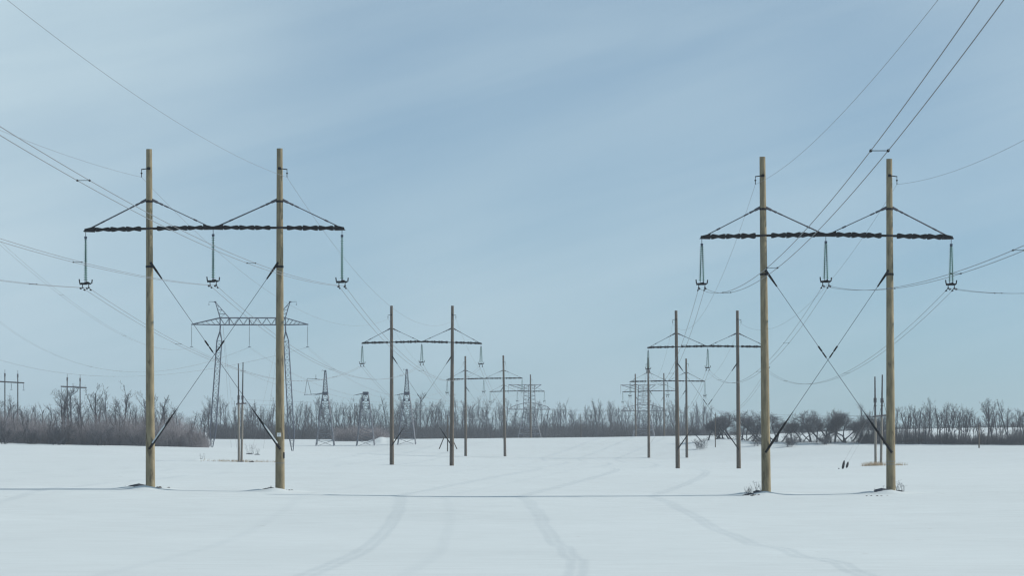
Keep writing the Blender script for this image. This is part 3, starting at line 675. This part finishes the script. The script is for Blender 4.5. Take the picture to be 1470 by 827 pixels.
def far_frame(label, x0, x1, ytop, ybar, yb, Y):
    base = on_ground((x0 + x1) / 2, Y); R = lambda x, y, d=0.0: at(x, y, Y) + (0, d, 0) - base
    r = thing('h_frame_pylon', label, 'pylon', base, 'pylons behind the left thicket')
    for x, dy in ((x0, 0), (x1, 1)):
        b = MB(); b.tube([R(x, yb), R(x, ytop + 8 + dy)], [.2, .14], 8); po = link('concrete_pole', b.mesh('concrete_pole', M_timber, True), r)
        b = MB(); b.tube([R(x, ytop + 9 + dy), R(x, ytop + 4 + dy)], .2, 8); b.tube([R(x, ytop + 4 + dy), R(x, ytop - 1 + dy)], .06, 5); link('pole_cap', b.mesh('pole_cap', M_timber), po)
    sp = x1 - x0; a, c = R(x0 - sp * .5, ybar), R(x1 + sp * .5, ybar + 2)
    link('crossarm', MB().tube([a, c], .17, 4).mesh('crossarm', M_timber), r)
    for t in (.02, .5, .98):
        p = a + (c - a) * t; link('insulator_string', string_thin(p, 1.9, 10).mesh('insulator_string', M_galv_dark), r)
far_frame('faint H-frame pylon rising behind the thicket at the left edge', 7, 25.5, 532, 548, 640, 800.0)
far_frame('faint H-frame pylon rising behind the thicket left of the near pole', 96.5, 115, 538, 555, 640, 830.0)

def thin_pole(label, x, yt, yb, Y, r=0.13, struts=()):
    base = on_ground(x, Y); R = lambda a, c: at(a, c, Y) - base
    b0 = R(x, yb); o = thing('slim_pole', label, 'pole', base, 'slim poles in the field')
    link('pole_shaft', MB().tube([b0 - (0, 0, .4), R(x, yt)], [r, r * .7], 10).mesh('pole_shaft', M_concrete_far, True), o)
    link('pole_pin', MB().tube([R(x, yt), R(x, yt) + (0, 0, .35)], .04, 5).box(R(x, yt) + (0, -.02, -.3), (.5, .08, .08)).mesh('pole_pin', M_steel), o)
    for xs, ys, xe, ye in struts: link('strut', MB().tube([R(xs, ys), R(xe, ye)], [r * .9, r * .7], 8).mesh('strut', M_concrete_far), o)
thin_pole('slim pale pole standing alone in mid field', 834, 598, 641, 850.0, 0.12)
thin_pole('slim pale pole in front of the bushes on the right', 1027, 594, 640, 700.0, 0.12)
thin_pole('slim pale pole against the dark wood at the far right', 1405.5, 610, 641, 672.0, 0.17)
thin_pole('strutted slim pole beside the second left pylon', 642.5, 598, 646, 690.0, 0.14, ((630.5, 645, 644, 612), (656, 645, 649, 630)))

# guy anchor with black sleeves, dead weeds, grass
base = on_ground(1208, 402)
R = lambda x, y, d=0.0: at(x, y, 402.0) + (0, d, 0) - base
ga = thing('guy_anchor', 'two black sleeved guy rods rising from the snow beside the thin pole pair', 'guy anchor', base)
for (p, q, r_) in (((1209.5, 674), (1212.5, 661.5), .17), ((1215.2, 672), (1218, 663.5), .16)):
    a, c = R(*p), R(*q, 0.3); u = c - a
    link('sleeve', MB().tube([a, a + u * .25, a + u * .7, c], [r_ * .5, r_, r_ * .95, r_ * .4], 9).mesh('sleeve', M_black, True), ga)
link('anchor_rod', MB().tube([R(1201, 678), R(1206, 677), R(1209.5, 673.5)], .07, 6).tube([R(1202, 677.5), R(1204.5, 672.5)], [.03, .09], 6).mesh('anchor_rod', M_black), ga)
for p, q in (((1212.5, 661.5), (1257, 603)), ((1218, 663.5), (1266, 603))):
    a, c = R(*p), R(*q, 10); link('guy_wire', wire_mesh('guy_wire', np.stack([a, (a + c) / 2, c]), .012, 4), ga)

def weed(label, px, Y, h, n, spread, m=M_bark, group='dead weeds in the snow'):
    base = on_ground(px, Y); b = MB(); b.tube([(-spread * 1.6, 0, -.05), (0, 0, -.02), (spread * 1.6, 0, -.05)], [spread * .5, spread * .8, spread * .5], 6)
    for i in range(n):
        a = random.uniform(0, 6.28); l = h * random.uniform(.5, 1.1); s = np.array([random.gauss(0, spread), random.gauss(0, spread * .6), -.03]); d = np.array([math.cos(a) * .35, math.sin(a) * .35, 1]) * l
        mid = s + d * .55 + (random.gauss(0, .05), 0, 0); b.tube([s, mid, s + d], [.011, .008, .004], 4)
        for q in range(3):
            w = mid + (d * .4) * random.random(); b.tube([w, w + np.array([random.gauss(0, .2), random.gauss(0, .1), .18 * random.random()]) * l], [.006, .003], 3)
    o = link('dead_weed', b.mesh('dead_weed', m), None, base); return tag(o, label, 'weed', group)
weed('grey twiggy weed left of the right near pylon foot', 1088, 199.0, .75, 8, .18)
weed('low dark weed tuft farthest left of the right near pylon', 1070.5, 198.6, .42, 9, .14)
weed('dark bent weed tuft beside the left foot of the right near pylon', 1078, 198.8, .5, 12, .16)
weed('pale bushy weed behind the right foot of the right near pylon', 1290, 200.5, .75, 14, .22)
weed('thin weeds left of the far right near pole foot', 1266, 199.4, .35, 8, .3)
weed('dry weeds on the drift left of the left near pole', 199, 200.6, .3, 12, .4)
weed('dry weeds at the left of the second near pole foot', 389, 200.4, .32, 10, .35)
weed('small bare bush in the snow beside the left thin pole pair', 358, 555.0, 1.9, 16, .35)
weed('small bare bush right of the left thin pole pair', 369, 552.0, 1.2, 12, .3)
weed('weed stalk on the snow heap left of the thin poles', 288, 508.0, 1.0, 8, .25)
def clod(label, px, Y, sx, sz, n=5):
    base = on_ground(px, Y); b = MB()
    for i in range(n):
        c = np.array([random.gauss(0, sx * .45), random.gauss(0, .15), sz * .2]); r = sz * random.uniform(.5, 1)
        b.tube([c - (r * 1.6, 0, 0), c - (r * .7, 0, r * .3), c + (r * .6, 0, r * .35), c + (r * 1.5, 0, 0)], [r * .2, r * .6, r * .55, r * .15], 6)
    return tag(link('soil_clod', b.mesh('soil_clod', M_dirt), None, base), label, 'soil clod', 'bare soil on the snow')
clod('bare soil showing at the right of the left near pole foot', 228.5, 200.2, .5, .12)
clod('dark soil lumps on the drift left of the left near pole', 196.5, 200.9, .5, .10)
clod('soil lumps at the right of the second near pole foot', 412, 200.4, .4, .08)
clod('dark soil lumps left of the right near pylon', 1080, 198.3, .5, .11)
clod('flat patch of dark soil left of the far right near pole', 1259, 196.0, .8, .05, 8)
clod('soil lumps at the foot of the left thin pole pair', 345, 499.0, .6, .2, 7)
clod('brown lump of soil right of the left thin pole pair', 360, 497.0, .3, .25, 3)
clod('single dark lump lying on the snow at lower left', 283.5, 81.5, .03, .035, 2)

def grass(label, px0, px1, Y, h, n, dens=1.0, m=M_grass):
    x = (np.clip(rng.normal((px0 + px1) / 2, (px1 - px0) / 4, n), px0, px1) - CX) * Y / F; y = Y + rng.normal(0, 1.6, n); z = ground_z(x, y)
    p0 = np.c_[x, y, z - .03]; hh = h * rng.uniform(.35, 1.1, n)
    p1 = p0 + np.c_[rng.normal(0, .3, n) * hh, rng.normal(0, .2, n) * hh, hh]
    V, Q = tubes(p0, p1, 0.022, 0.006, 3)
    return tag(link('dry_grass', np_mesh('dry_grass', V, Q, m)), label, kind='stuff')
grass('tan dry grass around the feet of the right thin pole pair', 1238, 1274, 468.0, .7, 420)
grass('tan dry grass right of the far right near pole', 1279, 1302, 469.0, .55, 150)
grass('sparse grey grass around the left thin pole pair', 292, 395, 502.0, .42, 420)

# ---------------------------------------------------------------- trees
def grow(kind, seed):
    """bare winter tree as tapered segments; returns (trunk segments, crown segments), height about 1 before scaling"""
    r = random.Random(seed); tr, cr = [], []
    V = lambda: np.array([r.gauss(0, 1), r.gauss(0, 1), r.gauss(0, 1)])
    def branch(p, d, ln, rad, lvl, maxl):
        n = (5 if lvl == 0 and kind == 'tall' else 4 if lvl == 0 or kind != 'tall' else 3) if lvl <= 1 else (3 if lvl == 2 and kind != 'tall' else 2)
        for i in range(n):
            wob = 0.07 if lvl == 0 and kind == 'tall' else 0.2
            d = d + V() * wob + np.array([0, 0, 0.10 if kind != 'round' else 0.04]); d = d / np.linalg.norm(d)
            q = p + d * ln / n; r1 = rad * (1 - 0.55 / n) if lvl < maxl else rad * 0.8
            (tr if lvl <= 1 else cr).append((p, q, rad, r1)); p, rad = q, max(r1, .0009)
            if lvl < maxl:
                if lvl == 0 and (kind == 'tall' and i < 1 or kind == 'round' and i < 2): continue
                k = {'tall': (2, 2, 2, 2), 'round': (4, 3, 3, 2), 'shrub': (2, 3, 3, 2)}[kind][min(lvl, 3)]
                for _ in range(k if r.random() < .85 else k - 1):
                    side = V(); side -= d * side.dot(d); side /= np.linalg.norm(side)
                    a = r.uniform(.38, 1.0) if kind == 'tall' else r.uniform(.55, 1.05)
                    nd = d * math.cos(a) + side * math.sin(a) + np.array([0, 0, .25 if kind == 'tall' else .1]); nd /= np.linalg.norm(nd)
                    f = {'tall': .50, 'round': .72, 'shrub': .6}[kind] * r.uniform(.6, 1.15) * (1 - .13 * i)
                    branch(p + d * 0, nd, ln * f, rad * r.uniform(.42, .62), lvl + 1, maxl)
    if kind == 'tall':
        for s in range(r.choice((1, 1, 2, 2))):
            lean = np.array([r.gauss(0, .12), r.gauss(0, .1), 1]); branch(np.zeros(3), lean / np.linalg.norm(lean), .8 * r.uniform(.85, 1.05), .0145, 0, 4)
    elif kind == 'round':
        for s in range(r.choice((1, 2, 2, 3))):
            lean = np.array([r.gauss(0, .45), r.gauss(0, .3), 1]); branch(np.zeros(3), lean / np.linalg.norm(lean), .5, .022, 0, 3)
    else:
        for s in range(8):
            lean = np.array([r.gauss(0, .45), r.gauss(0, .4), 1]); branch(np.array([r.gauss(0, .12), r.gauss(0, .1), 0]), lean / np.linalg.norm(lean), .62 * r.uniform(.6, 1.1), .008, 1, 3)
    if tr: tr.append((np.array([0, 0, -.02]), np.array([0, 0, .03]), .03, .018))
    return tr, cr
def tree_proto(kind, seed, H, rmin):
    tr, cr = grow(kind, seed)
    zs = max(max(s[1][2] for s in tr + cr), .1); k = H / zs
    out_ = []
    for L_, m, nm, n in ((tr, M_bark, 'trunk', 5), (cr, M_twig, 'crown', 3)):
        p0 = np.array([s[0] for s in L_]) * k; p1 = np.array([s[1] for s in L_]) * k
        r0 = np.maximum(np.array([s[2] for s in L_]) * k, rmin * 1.0); r1 = np.maximum(np.array([s[3] for s in L_]) * k, rmin * .75)
        out_.append(np_mesh(nm, *tubes(p0, p1, r0, r1, n), m))
    return out_
TALL = [tree_proto('tall', 100 + i, 13.0, .015) for i in range(9)]
ROUND = [tree_proto('round', 200 + i, 6.6, .013) for i in range(7)]
SHRUB = [tree_proto('shrub', 300 + i, 4.2, .013) for i in range(6)]
def plant(protos, px, Y, h, H0, label, group, name='bare_tree', cat='tree', wide=1.0):
    b = on_ground(px, Y) - (0, 0, .12)
    r = thing(name, label, cat, b, group)
    t, c = protos[rng.integers(len(protos))]
    s = h / H0; r.scale = (s * wide, s * wide, s); r.rotation_euler = (0, 0, rng.uniform(0, 6.28))
    link('trunk', t, r); link('crown', c, r)
    return r
def belt(protos, H0, x0, x1, n, Yf, hf, label, group, jit=6.0, depth=25.0, **k):
    xs = np.linspace(x0, x1, n) + rng.normal(0, (x1 - x0) / n * .35, n)
    for x in xs:
        Y = Yf(x) + rng.uniform(0, depth); w_ = label(x) if callable(label) else label
        plant(protos, x, Y, hf(x) * rng.choice([rng.uniform(.55, .8), rng.uniform(.8, 1.0), rng.uniform(.95, 1.2)], p=[.3, .5, .2]), H0, w_, group if not callable(label) else w_.replace('bare dark tree', 'bare dark trees').replace('bare tree', 'bare trees'), **k)
def by_place(text, cuts):
    """label and group by the landmark the tree stands next to"""
    return lambda x: next(text % w for lim, w in cuts if x < lim)
ip = lambda *p: (lambda x: float(np.interp(x, [a for a, _ in p], [b for _, b in p])))

belt(TALL, 13.0, -12, 292, 48, ip((0, 622), (130, 607), (300, 607)), ip((0, 9.5), (60, 8.5), (110, 11), (200, 11.5), (300, 9.0)), by_place('bare dark tree in the thicket %s', ((209, 'left of the nearest left pole'), (999, 'right of the nearest left pole'))), 'bare trees in the left thicket', depth=30)
belt(TALL, 13.0, 296, 560, 68, ip((300, 900), (430, 935), (560, 985)), ip((300, 13.0), (430, 12.5), (560, 13.0)), by_place('slender bare tree in the far wood %s', ((402, 'between the near left poles'), (496, 'behind the left steel anchor tower'), (562, 'behind the middle steel anchor tower'), (999, 'behind the right steel anchor tower'))), 'far', depth=60, wide=.8)
belt(TALL, 13.0, 560, 1015, 122, ip((560, 1000), (700, 1075), (830, 1130), (900, 1130), (1015, 1050)), ip((560, 13.0), (640, 15), (760, 12.5), (1015, 13.5)), by_place('slender bare tree in the distant wood %s', ((649, 'between the poles of the second left pylon'), (730, 'behind the third left pylon'), (800, 'behind the left two-tier steel tower'), (885, 'in the open gap between the pylon rows'), (960, 'behind the right two-tier steel tower'), (9999, 'behind the second right pylon'))), 'wood', depth=70, wide=.75)
belt(ROUND, 6.6, 1008, 1248, 30, ip((1000, 722), (1100, 712), (1250, 698)), ip((1000, 6.8), (1060, 7.4), (1110, 6.2), (1170, 7.4), (1250, 6.8)), by_place('low spreading bare tree in the row %s', ((1095, 'left of the nearest right pylon'), (9999, 'between the legs of the nearest right pylon'))), 'row', depth=8, wide=1.15)
big = plant(ROUND[1:2], 1184, 699, 7.8, 6.6, 'tallest spreading bare tree of the right row, with a rounded crown', 'spreading trees of the right row', wide=1.05)
belt(TALL, 13.0, 1236, 1485, 58, ip((1236, 696), (1470, 684)), ip((1240, 7.5), (1300, 8.8), (1400, 8.8), (1480, 9.0)), by_place('bare dark tree in the right shelterbelt %s', ((1272, 'beside the thin pole pair'), (1405, 'left of the slim pale pole'), (9999, 'right of the slim pale pole'))), 'belt', depth=20)
plant(TALL[2:3], 1417, 688, 10.6, 13.0, 'tallest bare tree of the right shelterbelt, with a thick straight trunk', 'bare trees of the right shelterbelt', wide=1.25)
belt(TALL, 13.0, 1000, 1485, 32, ip((1000, 1090), (1480, 1120)), ip((1000, 6.5), (1480, 5.0)), 'small pale tree on the rise behind the right shelterbelt', 'far trees behind the right shelterbelt', depth=30, wide=1.2)

def undergrowth(label, x0, x1, n, Yf, depth, hf, m, r0=.022, name='undergrowth'):
    """dense thicket stems nobody could count, as one mesh of forked twigs"""
    px = rng.uniform(x0, x1, n); Yb = np.array([Yf(x) for x in px]); Y = Yb + rng.uniform(0, 1, n) ** 1.2 * depth; X = (px - CX) * Y / F
    h = np.array([hf(x) for x in px]) * rng.uniform(.35, 1.1, n) * (0.72 + .18 * np.sin(px * .35 + 2 * np.sin(px * .11)) + .12 * np.sin(px * 1.3 + 3 * np.sin(px * .5)))
    b = np.c_[X, Y, ground_z(X, Y) - .05]
    d = np.c_[rng.normal(0, .28, n), rng.normal(0, .28, n), np.ones(n)]
    m1 = b + d * (h * .45)[:, None]
    d2 = d + np.c_[rng.normal(0, .25, n), rng.normal(0, .25, n), np.zeros(n)]; tp = m1 + d2 * (h * .55)[:, None]
    P0, P1, R0, R1 = [b, m1], [m1, tp], [np.full(n, r0), np.full(n, r0 * .75)], [np.full(n, r0 * .75), np.full(n, r0 * .3)]
    for q in range(7):
        t = rng.uniform(.15, .95, n)[:, None]; s = np.where(t < .45, b + (m1 - b) * (t / .45), m1 + (tp - m1) * ((t - .45) / .55))
        e = s + np.c_[rng.normal(0, .32, n), rng.normal(0, .32, n), rng.uniform(.1, .5, n)] * (h * .55)[:, None]
        P0.append(s); P1.append(e); R0.append(np.full(n, r0 * .6)); R1.append(np.full(n, r0 * .3))
    V, Q = tubes(np.concatenate(P0), np.concatenate(P1), np.concatenate(R0), np.concatenate(R1), 3)
    return tag(link(name, np_mesh(name, V, Q, m)), label, kind='stuff')
undergrowth('dense brownish thicket along the left edge of the field', -15, 300, 7000, ip((0, 620), (130, 605), (300, 603)), 22, ip((0, 7.6), (40, 6.8), (70, 5.6), (140, 6.6), (190, 7.2), (230, 6.2), (280, 5.6), (300, 2.5)), M_brush)
undergrowth('dark undergrowth at the foot of the far wood behind the steel towers', 300, 560, 6000, ip((300, 905), (430, 935), (560, 990)), 60, ip((300, 6.0), (560, 5.5)), M_brush_dark, .04)
undergrowth('brown scrub behind the three steel anchor towers', 478, 562, 1500, ip((478, 752), (562, 752)), 12, ip((478, 3.2), (520, 5.0), (562, 2.6)), M_brush, .024)
undergrowth('dark undergrowth filling the foot of the distant wood', 560, 1015, 11000, ip((560, 1000), (700, 1080), (830, 1140), (900, 1140), (1015, 1060)), 70, ip((560, 6.5), (800, 6.0), (1015, 6.5)), M_brush_dark, .042)
undergrowth('twiggy scrub under the spreading trees on the right', 1005, 1252, 500, ip((1000, 722), (1100, 711), (1250, 696)), 8, ip((1000, 1.6), (1100, .7), (1200, .9), (1225, 2.4), (1252, 2.8)), M_brush_dark, .02)
undergrowth('dark scrub at the foot of the right shelterbelt', 1232, 1485, 4200, ip((1232, 697), (1470, 682)), 9, ip((1232, 3.2), (1260, 4.4), (1300, 4.2), (1345, 3.4), (1400, 2.6), (1440, 3.4), (1480, 4.0)), M_brush_dark, .022)
undergrowth('hazy scrub on the rise behind the right belt', 1000, 1490, 4000, ip((1000, 1100), (1490, 1120)), 40, ip((1000, 4.5), (1490, 3.5)), M_brush_dark, .045)
for k in range(14):
    plant(SHRUB, rng.uniform(0, 296), rng.uniform(600, 612), rng.uniform(3.2, 5.2), 4.2, 'brown twiggy shrub in the left thicket', 'shrubs in the left thicket', 'bare_shrub', 'shrub', 1.3)
for k in range(10):
    plant(SHRUB, rng.uniform(1005, 1475), 690 + rng.uniform(0, 12), rng.uniform(1.8, 3.4), 4.2, 'dark twiggy shrub at the foot of the right tree row', 'shrubs of the right row', 'bare_shrub', 'shrub', 1.2)

# ---------------------------------------------------------------- air
hz = MB().box((0, 700, 16.0), (3400, 2400, 44.0))
hm = bpy.data.materials.new('haze'); hm.use_nodes = True
hn = hm.node_tree.nodes; hn.clear()
pv = hn.new('ShaderNodeVolumePrincipled'); pv.inputs['Color'].default_value = (0.76, 0.86, 0.98, 1); pv.inputs['Density'].default_value = 0.0002; pv.inputs['Anisotropy'].default_value = 0.2
ho = hn.new('ShaderNodeOutputMaterial'); hm.node_tree.links.new(pv.outputs[0], ho.inputs['Volume'])
hob = link('haze', hz.mesh('haze', hm)); tag(hob, 'thin cold haze over the snow field', kind='stuff')
